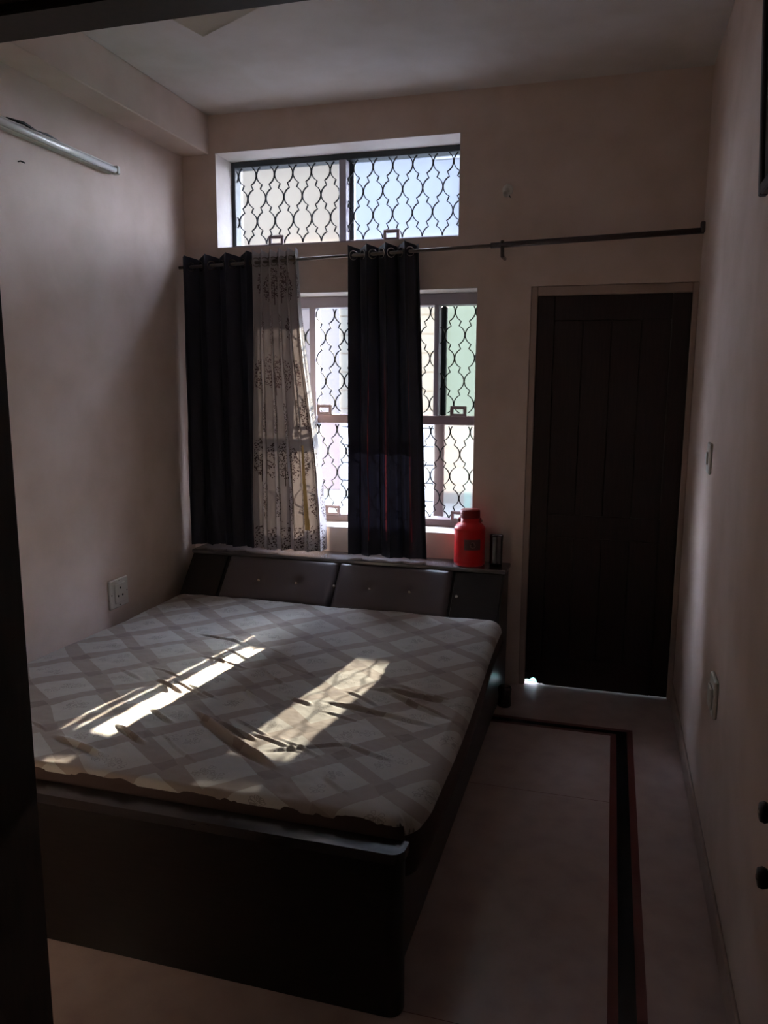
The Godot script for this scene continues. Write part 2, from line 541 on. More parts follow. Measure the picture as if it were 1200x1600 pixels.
# ---------------------------------------------------------------- doors
func doors() -> void:
	# the closed door beside the bed, set back in the window wall
	var d := Node3D.new()
	put(d, "door_1")
	structure(d, "closed dark brown wooden door beside the bed, light leaking under it", "door")
	var z0 := -0.10
	var z1 := -0.008
	var st := begin()
	box(st, Vector3(1.889, 0, z0), Vector3(1.921, 2.046, z1), 0.004); build("frame", st, M.door_frame, d)
	st = begin(); box(st, Vector3(2.634, 0, z0), Vector3(2.66, 2.046, z1), 0.004); build("frame", st, M.door_frame, d)
	st = begin(); box(st, Vector3(1.921, 2.000, z0), Vector3(2.634, 2.046, z1), 0.004); build("frame", st, M.door_frame, d)
	# leaf: stiles, rails and long boards, with a chewed corner at the bottom left
	var x0 := 1.921
	var x1 := 2.634
	st = begin()
	box(st, Vector3(x0, 0.060, -0.060), Vector3(x0 + 0.085, 2.0005, -0.020), 0.004)
	# gnawed foot of the stile
	var gnaw := [Vector2(x0, 0.026), Vector2(x0 + 0.014, 0.030), Vector2(x0 + 0.024, 0.026), Vector2(x0 + 0.034, 0.036), Vector2(x0 + 0.046, 0.040), Vector2(x0 + 0.056, 0.035), Vector2(x0 + 0.062, 0.022), Vector2(x0 + 0.066, 0.012), Vector2(x0 + 0.085, 0.010)]
	for k in 8:
		var p: Vector2 = gnaw[k]
		var q: Vector2 = gnaw[k + 1]
		var mid := Vector3((p.x + q.x) / 2, 0.052, -0.04)
		for z in [-0.060, -0.020]:
			face(st, [v3(p, z), v3(q, z), Vector3(q.x, 0.061, z), Vector3(p.x, 0.061, z)], mid)
		face(st, [v3(p, -0.060), v3(q, -0.060), v3(q, -0.020), v3(p, -0.020)], mid)
	build("stile", st, M.door_wood, d)
	st = begin(); box(st, Vector3(x1 - 0.085, 0.0055, -0.060), Vector3(x1, 2.0005, -0.020), 0.004); build("stile", st, M.door_wood, d)
	for y in [[0.010, 0.16], [0.80, 0.92], [1.88, 2.0005]]:
		st = begin()
		var a: float = x0 + 0.085
		var b: float = x1 - 0.085
		if y[0] < 0.1:
			# ragged lower left corner
			var edge := [Vector2(a, 0.012), Vector2(a + 0.012, 0.009), Vector2(a + 0.02, 0.006), Vector2(b, 0.0055)]
			for k in 3:
				var p: Vector2 = edge[k]
				var q: Vector2 = edge[k + 1]
				var mid := Vector3((p.x + q.x) / 2, 0.09, -0.041)
				for z in [-0.059, -0.0225]:
					face(st, [v3(p, z), v3(q, z), Vector3(q.x, y[1], z), Vector3(p.x, y[1], z)], mid)
				face(st, [v3(p, -0.059), v3(q, -0.059), v3(q, -0.0225), v3(p, -0.0225)], mid)
				face(st, [Vector3(p.x, y[1], -0.059), Vector3(q.x, y[1], -0.059), Vector3(q.x, y[1], -0.0225), Vector3(p.x, y[1], -0.0225)], mid)
		else:
			box(st, Vector3(a, y[0], -0.059), Vector3(b, y[1], -0.0225), 0.003)
		build("rail", st, M.door_wood, d)
	st = begin(); box(st, Vector3(x0 + 0.05, 0.05, -0.049), Vector3(x1 - 0.04, 1.97, -0.034)); build("core", st, M.door_wood, d)
	for yy in [[0.16, 0.80], [0.92, 1.88]]:
		for k in 4:
			var pw := (x1 - x0 - 0.17) / 4.0
			st = begin()
			box(st, Vector3(x0 + 0.085 + pw * k + 0.001, yy[0], -0.053), Vector3(x0 + 0.085 + pw * (k + 1) - 0.001, yy[1], -0.0250), 0.002)
			build("board", st, M.door_wood, d)

	# frame of the doorway the viewer looks through
	d = Node3D.new()
	put(d, "door_2")
	structure(d, "dark wooden frame of the doorway close to the viewer", "door frame")
	st = begin(); box(st, Vector3(1.205, 0, FZ), Vector3(1.314, 2.115, 3.16), 0.004); build("jamb", st, M.frame_wood, d)
	st = begin(); box(st, Vector3(2.615, 0, FZ), Vector3(2.658, 2.115, 3.16), 0.004); build("jamb", st, M.frame_wood, d)
	st = begin(); box(st, Vector3(1.314, 2.100, FZ), Vector3(2.615, 2.116, 2.972), 0.003); build("lintel", st, M.frame_wood, d)

# ---------------------------------------------------------------- outside
func outside() -> void:
	var st := begin()
	box(st, Vector3(-14, -0.25, -22), Vector3(16, -0.03, -0.32))
	var gd := build("ground", st, M.asphalt)
	structure(gd)
	st = begin(); box(st, Vector3(1.6, -0.06, -1.5), Vector3(3.2, -0.022, -0.32), 0.004); box(st, Vector3(1.892, -0.01, -0.322), Vector3(2.658, 0.003, -0.066), 0.001); build("door_step", st, M.mint_floor, gd)
	# boarded house straight across
	var h := thing("neighbour_house", Vector3(0.0, -0.03, -6.4))
	tag(h, "pale house clad in long horizontal boards, seen through the right window panes", "building")
	st = begin(); box(st, Vector3(-1.35, 0, -5.0), Vector3(0.85, 7.6, -0.06)); build("wall", st, M.blue_paint, h)
	st = begin(); box(st, Vector3(-1.35, 3.5, -0.07), Vector3(0.85, 7.55, -0.004), 0.006); build("upper_wall", st, M.blue_paint, h)  # added storey, blue in place of the bright sky above the house
	for k in 14:
		st = begin()
		box(st, Vector3(-1.35, 0.25 * k + 0.012, -0.06), Vector3(0.85, 0.25 * k + 0.246, 0.0), 0.008)
		build("board", st, M.white_paint if k < 5 else M.mint_paint if k < 12 else M.blue_paint, h)
	st = begin(); box(st, Vector3(-1.4, 7.55, -5.1), Vector3(0.9, 7.68, 0.14), 0.01); build("roof_slab", st, M.white_paint, h)
	var g := thing("gate_post", Vector3(0.62, -0.03, -6.1))
	tag(g, "teal painted gate post before the boarded house, seen through the lower right pane", "post")
	st = begin(); box(st, Vector3(-0.12, 0, -0.12), Vector3(0.12, 1.06, 0.12), 0.01); build("shaft", st, M.teal_paint, g)
	st = begin(); box(st, Vector3(-0.15, 1.06, -0.15), Vector3(0.15, 1.12, 0.15), 0.015); build("cap", st, M.teal_paint, g)
	# taller building further left
	var b := thing("plastered_building", Vector3(-1.5, -0.03, -7.2))
	tag(b, "tall plastered building in tan and lilac, seen through the left window panes", "building")
	st = begin(); box(st, Vector3(-6, 0, -6), Vector3(0, 1.15, 0.0), 0.01); build("base_wall", st, M.pink_paint, b)
	st = begin(); box(st, Vector3(-6, 1.15, -6), Vector3(0, 3.6, -0.03), 0.01); build("middle_wall", st, M.lilac_paint, b)
	st = begin(); box(st, Vector3(-6, 3.6, -6), Vector3(0, 9.0, -0.02), 0.01); build("upper_wall", st, M.tan_paint, b)
	# unseen wall added to the right to cut off the lowest sun
	st = begin()
	box(st, Vector3(1.10, -0.03, -3.2), Vector3(9.0, 1.985, -3.0))
	structure(build("wall_sun_blocker", st, M.white_paint))
	# unseen sheet screen added to keep the sun off the upper window
	var sc := thing("added_sun_screen", Vector3(2.4, -0.03, -4.0))
	tag(sc, "unseen grey sheet screen on two posts added to keep sun off the upper window", "screen")
	for x in [-1.3, 1.7]:
		st = begin(); box(st, Vector3(x - 0.04, 0, -0.04), Vector3(x + 0.04, 5.9, 0.04), 0.006); build("post", st, M.asphalt, sc)
	st = begin(); box(st, Vector3(-1.93, 3.76, 0.04), Vector3(1.9, 5.9, 0.07), 0.006); build("sheet", st, M.white_paint, sc)

# ---------------------------------------------------------------- bed
func bed() -> void:
	var b := thing("bed", Vector3(0, 0, 0))
	tag(b, "dark brown double bed with storage headboard under the window and buttoned cushion panels", "bed")
	var st := begin()
	# headboard: a ledge on top, sloping front
	var hx0 := 0.08
	var hx1 := 1.825
	extrude_x(st, [Vector2(0.002, 0.0), Vector2(0.002, 0.635), Vector2(0.165, 0.635), Vector2(0.352, 0.415), Vector2(0.352, 0.0)], hx0 + 0.004, hx1 - 0.004)
	build("headboard", st, M.laminate, b)
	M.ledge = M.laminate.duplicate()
	M.ledge.albedo_color = Color(0.42, 0.40, 0.41)  # paler than the laminate to stand in for window light on top
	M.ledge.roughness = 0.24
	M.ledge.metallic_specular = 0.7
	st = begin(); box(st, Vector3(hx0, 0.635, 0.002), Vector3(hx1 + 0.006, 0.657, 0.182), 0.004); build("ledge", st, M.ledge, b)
	# side cabinets flush with the slope, each a lid panel
	for s in [[hx0 + 0.01, 0.305], [1.575, hx1 - 0.01]]:
		st = begin()
		slope_slab(st, s[0], s[1], 0.03, 0.97, 0.010)
		build("cabinet_panel", st, M.laminate, b)
	# two padded panels with crystal buttons
	var all_buttons := [[0.53, 0.745], [1.147, 1.36]]
	var spans := [[0.318, 0.951], [0.956, 1.562]]
	for k in 2:
		st = begin(true)
		cushion(st, spans[k][0], spans[k][1], all_buttons[k])
		var c := build("cushion_panel", st, M.leatherette, b)
		for x in all_buttons[k]: button(x, 0.022, c)
	button(0.957, 0.026, b)
	button(1.600, 0.016, b)
	# box and boards
	st = begin(); box(st, Vector3(0.10, 0.0, 0.352), Vector3(1.795, 0.30, 2.28)); build("storage_box", st, M.laminate, b)
	st = begin(); box(st, Vector3(1.795, 0.02, 0.352), Vector3(1.826, 0.385, 2.285), 0.004); build("side_rail", st, M.laminate, b)
	st = begin(); box(st, Vector3(0.07, 0.02, 0.352), Vector3(0.10, 0.385, 2.285), 0.004); build("side_rail", st, M.laminate, b)
	# footboard with a rounded outer corner and a glossy top lip
	st = begin(true)
	foot_slab(st, 0.0, 0.425, 2.285, 2.332, 0.0)
	build("footboard", st, M.laminate, b)
	st = begin(true)
	foot_slab(st, 0.425, 0.452, 2.272, 2.338, 0.006)
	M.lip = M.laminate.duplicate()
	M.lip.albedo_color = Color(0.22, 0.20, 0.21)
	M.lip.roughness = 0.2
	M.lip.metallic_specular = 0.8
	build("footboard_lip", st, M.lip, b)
	# small catch on the side, near the foot
	st = begin()
	box(st, Vector3(1.826, 0.375, 2.215), Vector3(1.834, 0.425, 2.240), 0.003)
	tube(st, [Vector3(1.834, 0.382, 2.222), Vector3(1.846, 0.39, 2.222), Vector3(1.848, 0.40, 2.222), Vector3(1.846, 0.412, 2.222), Vector3(1.834, 0.418, 2.222)], 0.003, 8)
	build("catch", st, M.steel, b)
	# castor-like foot at the head end
	st = begin(true)
	lathe(st, [Vector2(0.0, 0), Vector2(0.030, 0), Vector2(0.034, 0.006), Vector2(0.030, 0.05), Vector2(0.034, 0.09), Vector2(0.030, 0.10), Vector2(0.0, 0.10)], Vector3(1.856, 0.0, 0.30), 24)
	build("foot", st, M.lip, b)

func slope_at(t: float) -> Vector3:
	# along the headboard's front slope from its foot (0) to its top (1)
	return Vector3(0, lerpf(0.415, 0.635, t), lerpf(0.352, 0.165, t))

func slope_normal() -> Vector3:
	return Vector3(0, 0.187, 0.220).normalized()

func slope_slab(st: SurfaceTool, x0: float, x1: float, t0: float, t1: float, thick: float) -> void:
	var n := slope_normal() * thick
	var c := 0.003
	var p := []
	for t in [t0, t1]:
		for x in [x0, x1]:
			p.append(slope_at(t) + Vector3(x, 0, 0))
	var mid: Vector3 = (p[0] + p[1] + p[2] + p[3]) / 4.0 + n * 0.5
	var q := [p[0] + n + Vector3(c, 0.002, 0), p[1] + n + Vector3(-c, 0.002, 0), p[2] + n + Vector3(c, -0.002, 0), p[3] + n + Vector3(-c, -0.002, 0)]
	face(st, [q[0], q[1], q[3], q[2]], mid)
	face(st, [p[0], p[1], p[3], p[2]], mid)
	for e in [[0, 1], [1, 3], [3, 2], [2, 0]]:
		face(st, [p[e[0]], p[e[1]], q[e[1]], q[e[0]]], mid)

func cushion(st: SurfaceTool, x0: float, x1: float, btn: Array) -> void:
	var nx := 48
	var nt := 20
	var grid := []
	for j in nt + 1:
		var row := []
		for i in nx + 1:
			var u := i / float(nx)
			var v := j / float(nt)
			var du := minf(u, 1 - u) * (x1 - x0)
			var dv := minf(v, 1 - v) * 0.27
			var rise := 0.030 * sqrt(clampf(minf(du, dv) / 0.02, 0, 1)) + 0.006 * sin(PI * v) * sin(PI * u)
			if minf(du, dv) <= 0.0: rise = 0.0
			var x := lerpf(x0, x1, u)
			for b in btn:
				var dd := Vector2(x - b, (v - 0.47) * 0.29).length()
				rise -= 0.014 * exp(-pow(dd / 0.028, 2.0))
			row.append(slope_at(lerpf(0.04, 0.985, v)) + Vector3(x, 0, 0) + slope_normal() * rise)
		grid.append(row)
	for j in nt:
		for i in nx:
			var mid: Vector3 = grid[j][i] - slope_normal()
			face(st, [grid[j][i], grid[j][i + 1], grid[j + 1][i + 1], grid[j + 1][i]], mid)

func button(x: float, out: float, parent: Node) -> void:
	var st := begin()
	var q := Basis(Quaternion(Vector3.UP, slope_normal()))
	lathe(st, [Vector2(0.0, -0.004), Vector2(0.009, -0.002), Vector2(0.009, 0.002), Vector2(0.005, 0.006), Vector2(0, 0.0065)], slope_at(0.48) + Vector3(x, 0, 0) + slope_normal() * out, 8, q)
	build("button", st, M.crystal, parent)

func foot_slab(st: SurfaceTool, y0: float, y1: float, z0: float, z1: float, grow: float) -> void:
	# a long board seen from above: square at the left, rounded at the outer right corner
	var x1 := 1.862 + grow
	var r := 0.035
	var out := [Vector2(0.07, z0), Vector2(0.07, z1)]
	for k in 9:
		var a := lerpf(PI / 2, 0, k / 8.0)
		out.append(Vector2(x1 - r + r * cos(a), z1 - r + r * sin(a)))
	out.append(Vector2(x1, z0))
	var mid := Vector3(0.95, (y0 + y1) / 2, (z0 + z1) / 2)
	var n := out.size()
	for y in [y0, y1]:
		st.set_smooth_group(-1)
		for i in range(1, n - 1):
			tri(st, Vector3(out[0].x, y, out[0].y), Vector3(out[i].x, y, out[i].y), Vector3(out[i + 1].x, y, out[i + 1].y), mid)
	for i in n:
		st.set_smooth_group(0 if i >= 2 and i < 10 else -1)
		var p: Vector2 = out[i]
		var q: Vector2 = out[(i + 1) % n]
		face(st, [Vector3(p.x, y0, p.y), Vector3(q.x, y0, q.y), Vector3(q.x, y1, q.y), Vector3(p.x, y1, p.y)], mid)

func quad_fill(im: Image, q: Array, c: Color) -> void:
	# fills a convex four-cornered patch, row by row, wrapping round the picture
	var n := im.get_width()
	var lo := 1e9
	var hi := -1e9
	for p in q:
		lo = minf(lo, p.y); hi = maxf(hi, p.y)
	for y in range(int(lo), int(hi) + 1):
		var xa := 1e9
		var xb := -1e9
		for k in 4:
			var p: Vector2 = q[k]
			var r: Vector2 = q[(k + 1) % 4]
			if (p.y <= y) != (r.y <= y):
				var x := lerpf(p.x, r.x, (y - p.y) / (r.y - p.y))
				xa = minf(xa, x); xb = maxf(xb, x)
		if xb < xa: continue
		var x0 := int(xa)
		var w := int(xb) - x0 + 1
		for off in [0, n, -n]:
			im.fill_rect(Rect2i(x0 + off, posmod(y, n), w, 1), c)

func mattress_picture() -> ImageTexture:
	# pale, slightly uneven squares with pencil-like flowers on a taupe ground; 4 x 4 squares per tile
	var n := 1024
	var im := Image.create(n, n, false, Image.FORMAT_RGB8)
	var ground := Color(0.60, 0.555, 0.525)
	var line := Color(0.55, 0.53, 0.515)
	im.fill(ground)
	var jit := func(v: Vector2, a: float) -> Vector2:
		return v + Vector2(rng.randf_range(-a, a), rng.randf_range(-a, a))
	for j in 4:
		for i in 4:
			var o := Vector2(i * 256, j * 256)
			var t := rng.randf_range(-0.02, 0.02)
			var deep := Color(0.525 + t, 0.475 + t, 0.45 + t)
			quad_fill(im, [jit.call(o + Vector2(-26, -26), 10.0), jit.call(o + Vector2(30, -30), 10.0), jit.call(o + Vector2(28, 28), 10.0), jit.call(o + Vector2(-28, 30), 10.0)], deep)
	for j in 4:
		for i in 4:
			var o := Vector2(i * 256, j * 256)
			var t := rng.randf_range(-0.025, 0.015)
			var pale := Color(0.715 + t, 0.705 + t, 0.685 + t)
			quad_fill(im, [jit.call(o + Vector2(36, 36), 15.0), jit.call(o + Vector2(220, 36), 15.0), jit.call(o + Vector2(220, 220), 15.0), jit.call(o + Vector2(36, 220), 15.0)], pale)
			for f in 3:
				var c := Vector2(o.x + 80 + rng.randf() * 100, o.y + 80 + rng.randf() * 100)
				for p in 6:
					var a := TAU * p / 6.0 + rng.randf()
					for k in 30:
						var s := k / 29.0
						var q := c + Vector2.from_angle(a) * (7.0 + 20.0 * sin(s * PI)) + Vector2.from_angle(a + PI / 2) * sin(s * TAU) * 7.0
						im.fill_rect(Rect2i(int(q.x), int(q.y), 2, 2), line)
				for k in 34:
					im.fill_rect(Rect2i(int(c.x + k * 0.4 * sin(f * 2.0 + 1.0)), int(c.y + k), 2, 2), line)
	# woven speckle
	for k in 60000:
		var x := rng.randi() % n
		var y := rng.randi() % n
		var c2 := im.get_pixel(x, y) * rng.randf_range(0.9, 1.08)
		c2.a = 1.0
		im.set_pixel(x, y, c2)
	im.generate_mipmaps()
	return ImageTexture.create_from_image(im)

func mattress() -> void:
	var m := mat(Color(1, 1, 1), 0.62)
	m.albedo_texture = mattress_picture()
	m.metallic_specular = 0.45
	m.rim_enabled = true
	m.rim = 0.3
	# creases: from, to, width, height (a ridge with a hollow beside it)
	var folds := [
		[Vector2(1.02, 1.80), Vector2(1.42, 2.09), 0.016, 0.022], [Vector2(1.12, 1.84), Vector2(1.30, 1.95), 0.010, 0.012],
		[Vector2(0.83, 1.98), Vector2(0.99, 2.06), 0.010, 0.012], [Vector2(0.70, 2.10), Vector2(0.92, 2.17), 0.012, 0.011],
		[Vector2(0.86, 1.83), Vector2(0.99, 1.90), 0.009, 0.009], [Vector2(1.50, 1.40), Vector2(1.80, 1.43), 0.012, 0.014],
		[Vector2(1.57, 1.42), Vector2(1.83, 1.58), 0.012, 0.013], [Vector2(1.40, 1.58), Vector2(1.80, 1.66), 0.014, 0.010],
		[Vector2(0.95, 1.05), Vector2(1.10, 1.14), 0.010, 0.006], [Vector2(1.02, 1.30), Vector2(1.20, 1.47), 0.010, 0.007],
		[Vector2(1.08, 1.55), Vector2(1.20, 1.68), 0.010, 0.008], [Vector2(0.55, 0.95), Vector2(0.78, 1.02), 0.010, 0.006],
		[Vector2(1.35, 2.00), Vector2(1.60, 1.88), 0.010, 0.007], [Vector2(0.72, 1.25), Vector2(0.98, 1.33), 0.008, 0.005],
		[Vector2(0.78, 1.55), Vector2(0.98, 1.66), 0.008, 0.005], [Vector2(0.86, 1.06), Vector2(0.72, 0.98), 0.008, 0.005]]
	for k in 26:
		var p := Vector2(rng.randf_range(0.5, 1.6), rng.randf_range(0.9, 2.15))
		var a := rng.randf_range(0.2, 0.8)
		folds.append([p, p + Vector2(cos(a), sin(a)) * rng.randf_range(0.08, 0.25), rng.randf_range(0.006, 0.012), rng.randf_range(0.003, 0.007)])
	var nz := FastNoiseLite.new()
	nz.seed = 5
	nz.frequency = 2.2
	var nx := 290
	var ny := 320
	var x0 := 0.085
	var z0 := 0.335
	var z1 := 2.262
	var rr := 0.05
	var top := 0.455
	var grid := []
	for j in ny + 1:
		var row := []
		for i in nx + 1:
			# a fine rim of rows wraps over the edge and down the sides
			var u := i / float(nx)
			var v := j / float(ny)
			var z := lerpf(z0, z1, v)
			var x1 := 1.845 + 0.045 * smoothstep(0.5, 1.9, z) - 0.022 * smoothstep(2.1, 2.28, z)
			var x := lerpf(x0, x1, u)
			var h := 0.0
			var at := Vector2(x, z)
			for f in folds:
				var d: Vector2 = f[1] - f[0]
				var len := d.length()
				d /= len
				var rel: Vector2 = at - f[0]
				var s := rel.dot(d) / len
				if s < -0.1 or s > 1.1: continue
				var e := rel.dot(Vector2(-d.y, d.x)) + 0.02 * sin(s * 4.0 + f[0].x * 9.0) * len
				var w: float = f[2] * 0.7
				if absf(e) > w * 4.0: continue
				var fade := smoothstep(-0.1, 0.25, s) * smoothstep(1.1, 0.75, s)
				h += f[3] * fade * (exp(-e * e / (w * w)) - 0.7 * exp(-pow((e - w * 1.5) / w, 2.0)))
			h += 0.008 * nz.get_noise_2d(x, z) + 0.003 * nz.get_noise_2d(x * 4.0 + 7.0, z * 4.0)
			var ex := minf(x - x0, x1 - x)
			var back := z - z0
			var front := z1 - z + 0.010 * nz.get_noise_2d(x * 3.0, 9.0)
			var ez := minf(back, front)
			var cr := 0.07
			var d0 := minf(ex, ez)
			if ex < cr and ez < cr:
				d0 = cr - Vector2(cr - ex, cr - ez).length()
			var round_r := lerpf(rr, 0.022, smoothstep(2.05, 2.2, z)) if front < ex else rr
			var q := clampf(round_r - d0, 0.0, round_r)
			var drop := round_r - sqrt(maxf(round_r * round_r - q * q, 0.0))
			if d0 <= 0.0: drop = round_r
			h *= smoothstep(0.0, 0.04, d0)
			row.append(Vector3(x, top + 0.042 * smoothstep(0.8, 2.2, z) + h * 0.95 - drop, z))
		grid.append(row)
	# corners drawn in to a radius
	for j in ny + 1:
		for i in nx + 1:
			var p: Vector3 = grid[j][i]
			var xr: float = grid[j][nx].x
			var cr := 0.07
			var cx := clampf(p.x, x0 + cr, xr - cr)
			var cz := clampf(p.z, z0 + cr, z1 - cr)
			var o := Vector2(p.x - cx, p.z - cz)
			if o.length() > cr:
				o = o.normalized() * cr
				grid[j][i] = Vector3(cx + o.x, p.y, cz + o.y)
	var o := thing("mattress")
	tag(o, "rumpled double mattress on the dark bed, taupe ticking printed with pale squares and pencil flowers", "mattress")
	var ca := cos(0.70)
	var sa := sin(0.70)
	var uvof := func(p: Vector3) -> Vector2:
		return Vector2(p.x * ca + p.z * sa, -p.x * sa + p.z * ca + (0.462 - p.y)) / 0.90
	var holder := [begin(true)]
	var emit := func(a: Vector3, b: Vector3, c: Vector3, mid: Vector3) -> void:
		if a.is_equal_approx(b) or b.is_equal_approx(c) or a.is_equal_approx(c): return
		if (b - a).cross(c - a).dot((a + b + c) / 3.0 - mid) > 0.0:
			var t := b; b = c; c = t
		for p in [a, b, c]:
			holder[0].set_uv(uvof.call(p))
			holder[0].add_vertex(p)
	for j in ny:
		for i in nx:
			var mid: Vector3 = grid[j][i] - Vector3(0, 1, 0)
			emit.call(grid[j][i], grid[j][i + 1], grid[j + 1][i + 1], mid)
			emit.call(grid[j][i], grid[j + 1][i + 1], grid[j + 1][i], mid)
	finish(holder[0], "ticking", m, o)
	# the darker band round its sides
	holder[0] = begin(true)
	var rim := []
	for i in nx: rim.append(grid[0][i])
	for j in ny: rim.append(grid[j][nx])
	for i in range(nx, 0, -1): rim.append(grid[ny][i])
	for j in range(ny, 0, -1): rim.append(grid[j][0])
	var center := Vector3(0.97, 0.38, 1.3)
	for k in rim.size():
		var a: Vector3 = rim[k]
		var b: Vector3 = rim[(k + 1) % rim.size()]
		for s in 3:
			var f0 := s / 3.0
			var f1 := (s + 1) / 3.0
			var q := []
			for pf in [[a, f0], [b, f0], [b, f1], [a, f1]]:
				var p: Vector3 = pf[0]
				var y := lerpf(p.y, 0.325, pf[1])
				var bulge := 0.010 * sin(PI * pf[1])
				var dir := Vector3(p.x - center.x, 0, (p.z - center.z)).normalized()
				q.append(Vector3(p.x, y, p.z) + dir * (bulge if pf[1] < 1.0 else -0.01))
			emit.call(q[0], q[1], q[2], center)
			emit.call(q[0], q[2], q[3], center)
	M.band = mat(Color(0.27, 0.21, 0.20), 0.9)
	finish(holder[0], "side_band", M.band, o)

func finish(st: SurfaceTool, called: String, m: Material, parent: Node) -> void:
	st.generate_normals()
	st.index()
	var o := MeshInstance3D.new()
	o.mesh = st.commit()
	o.mesh.surface_set_material(0, m)
	put(o, called, parent)

# ---------------------------------------------------------------- curtains
const ROD_Z := 0.09

func rod_y(x: float) -> float:
	return 2.186 + 0.0262 * x


func cloth(xl: Vector2, xr: Vector2, y: Vector2, folds: float, amp: Vector2, phase: float, zb: float, turn: float, rows: Array) -> SurfaceTool:
	# xl, xr: left and right edge at the top and at the hem; y: top and hem heights
	var st := begin(true)
	var nu := 160
	var nv := 60
	var nz := FastNoiseLite.new()
	nz.seed = int(phase * 100)
	nz.frequency = 1.3
	var g := []
	for j in nv + 1:
		var v := j / float(nv)
		var row := []
		for i in nu + 1:
			var u := i / float(nu)
			var warp := u + 0.02 * nz.get_noise_2d(u * 3.0, v * 0.7) * smoothstep(0.0, 0.3, v)
			var e := v * v * (3 - 2 * v) if turn > 0 else v
			var ux := u if turn <= 0 else minf(u, 0.86) / 0.86 + 0.02 * smoothstep(0.86, 1.0, u)
			var x := lerpf(lerpf(xl.x, xl.y, e), lerpf(xr.x, xr.y, e), ux)
			var s := sin(TAU * folds * warp + phase)
			var a := lerpf(amp.x, amp.y, v)
			var flat_wave: float = s * (1.0 if v < 0.06 else lerpf(1.0, 0.85 + 0.3 * nz.get_noise_2d(u * 5.0, 3.0), smoothstep(0.06, 0.5, v)))
			var z := lerpf(ROD_Z, zb, smoothstep(0.0, 1.0, v)) + a * flat_wave + 0.012 * nz.get_noise_2d(u * 4.0, v * 2.0 + 5.0) * smoothstep(0.05, 0.4, v)
			x += 0.35 * a * sin(2.0 * (TAU * folds * warp + phase)) * (smoothstep(0.95, 0.86, u) if turn > 0 else 1.0)
			if turn > 0 and u > 0.86:
				var k := smoothstep(0.86, 1.0, u)
				z = lerpf(z, lerpf(ROD_Z - 0.035, 0.010, v), k)
			var yy := lerpf(rod_y(x) + y.x, y.y, v)
			if v < 0.03: yy += 0.012 * s
			if v > 0.9: yy += 0.012 * nz.get_noise_2d(u * 6.0, 11.0) * smoothstep(0.9, 1.0, v)
			row.append(Vector3(x, yy, z))
		g.append(row)
	for j in nv:
		for i in nu:
			for t in [[0, 0, 1, 0, 1, 1], [0, 0, 1, 1, 0, 1]]:
				for k in 3:
					var ii: int = i + t[k * 2]
					var jj: int = j + t[k * 2 + 1]
					st.set_uv(Vector2(ii / float(nu), jj / float(nv)))
					st.add_vertex(g[jj][ii])
	rows.assign(g)
	return st

func eyelets(g: Array, parent: Node, m: Material) -> void:
	# rings where the cloth crosses the rod
	var nv := g.size() - 1
	var j := 0
	while j < nv and g[j][0].y > rod_y(g[j][0].x): j += 1
	var row: Array = g[j]
	for i in row.size() - 1:
		var a: float = row[i].z - ROD_Z
		var b: float = row[i + 1].z - ROD_Z
		if (a <= 0.0) != (b <= 0.0):
			var c: Vector3 = Vector3(row[i].x, rod_y(row[i].x), ROD_Z)
			var d: Vector3 = (row[i + 1] - row[i]).normalized()
			var n := d.cross(Vector3.UP).normalized()
			var e1 := Vector3.UP
			var e2 := n.cross(e1).normalized()
			var path := []
			for k in 20:
				var t := TAU * k / 20.0
				path.append(c + (e1 * cos(t) + e2 * sin(t)) * 0.022)
			var st := begin(true)
			tube(st, path, 0.0038, 8, true)
			build("eyelet", st, m, parent)

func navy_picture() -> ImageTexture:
	# light through the folds painted as paler and red streaks, and a doubled hem
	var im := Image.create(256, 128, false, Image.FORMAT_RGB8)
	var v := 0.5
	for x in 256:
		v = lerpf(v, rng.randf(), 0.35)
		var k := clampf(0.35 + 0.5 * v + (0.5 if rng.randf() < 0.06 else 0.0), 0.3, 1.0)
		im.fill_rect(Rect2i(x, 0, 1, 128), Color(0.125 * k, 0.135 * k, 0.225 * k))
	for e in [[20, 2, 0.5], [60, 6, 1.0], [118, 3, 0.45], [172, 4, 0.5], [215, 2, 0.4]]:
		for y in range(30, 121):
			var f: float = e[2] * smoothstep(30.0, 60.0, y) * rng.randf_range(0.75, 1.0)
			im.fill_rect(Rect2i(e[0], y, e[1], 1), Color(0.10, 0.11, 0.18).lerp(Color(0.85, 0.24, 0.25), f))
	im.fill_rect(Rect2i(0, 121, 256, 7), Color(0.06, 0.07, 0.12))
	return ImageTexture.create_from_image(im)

func curtain_picture() -> ImageTexture:
	# cream cloth printed with dark little trees of leaf dots, thicker toward the hem
	var w := 1024
	var h := 1024
	var im := Image.create(w, h, false, Image.FORMAT_RGB8)
	im.fill(Color(0.68, 0.655, 0.66))
	var ink := Color(0.20, 0.13, 0.13)
	var ink2 := Color(0.36, 0.29, 0.30)
	var spots := []
	for r in 7:
		for c in 6:
			spots.append(Vector2(90 + c * 168 + (84 if r % 2 else 0) + rng.randf_range(-18, 18), 120 + r * 150 + rng.randf_range(-14, 14)))
	for s in spots:
		var low: bool = s.y > 520
		var col := ink if low else ink2
		var sz: float = 0.75 + 0.35 * s.y / 1024.0
		for k in 90:
			im.fill_rect(Rect2i(int(s.x), int(s.y + k * 0.85 * sz), 4, 2), col)
		for k in 260:
			var a := rng.randf() * TAU
			var r2 := sqrt(rng.randf())
			var q: Vector2 = s + Vector2(cos(a) * 52.0 * r2, sin(a) * 66.0 * r2 - 14.0) * sz
			im.fill_rect(Rect2i(int(q.x), int(q.y), rng.randi_range(3, 6), rng.randi_range(2, 4)), col)
	return ImageTexture.create_from_image(im)

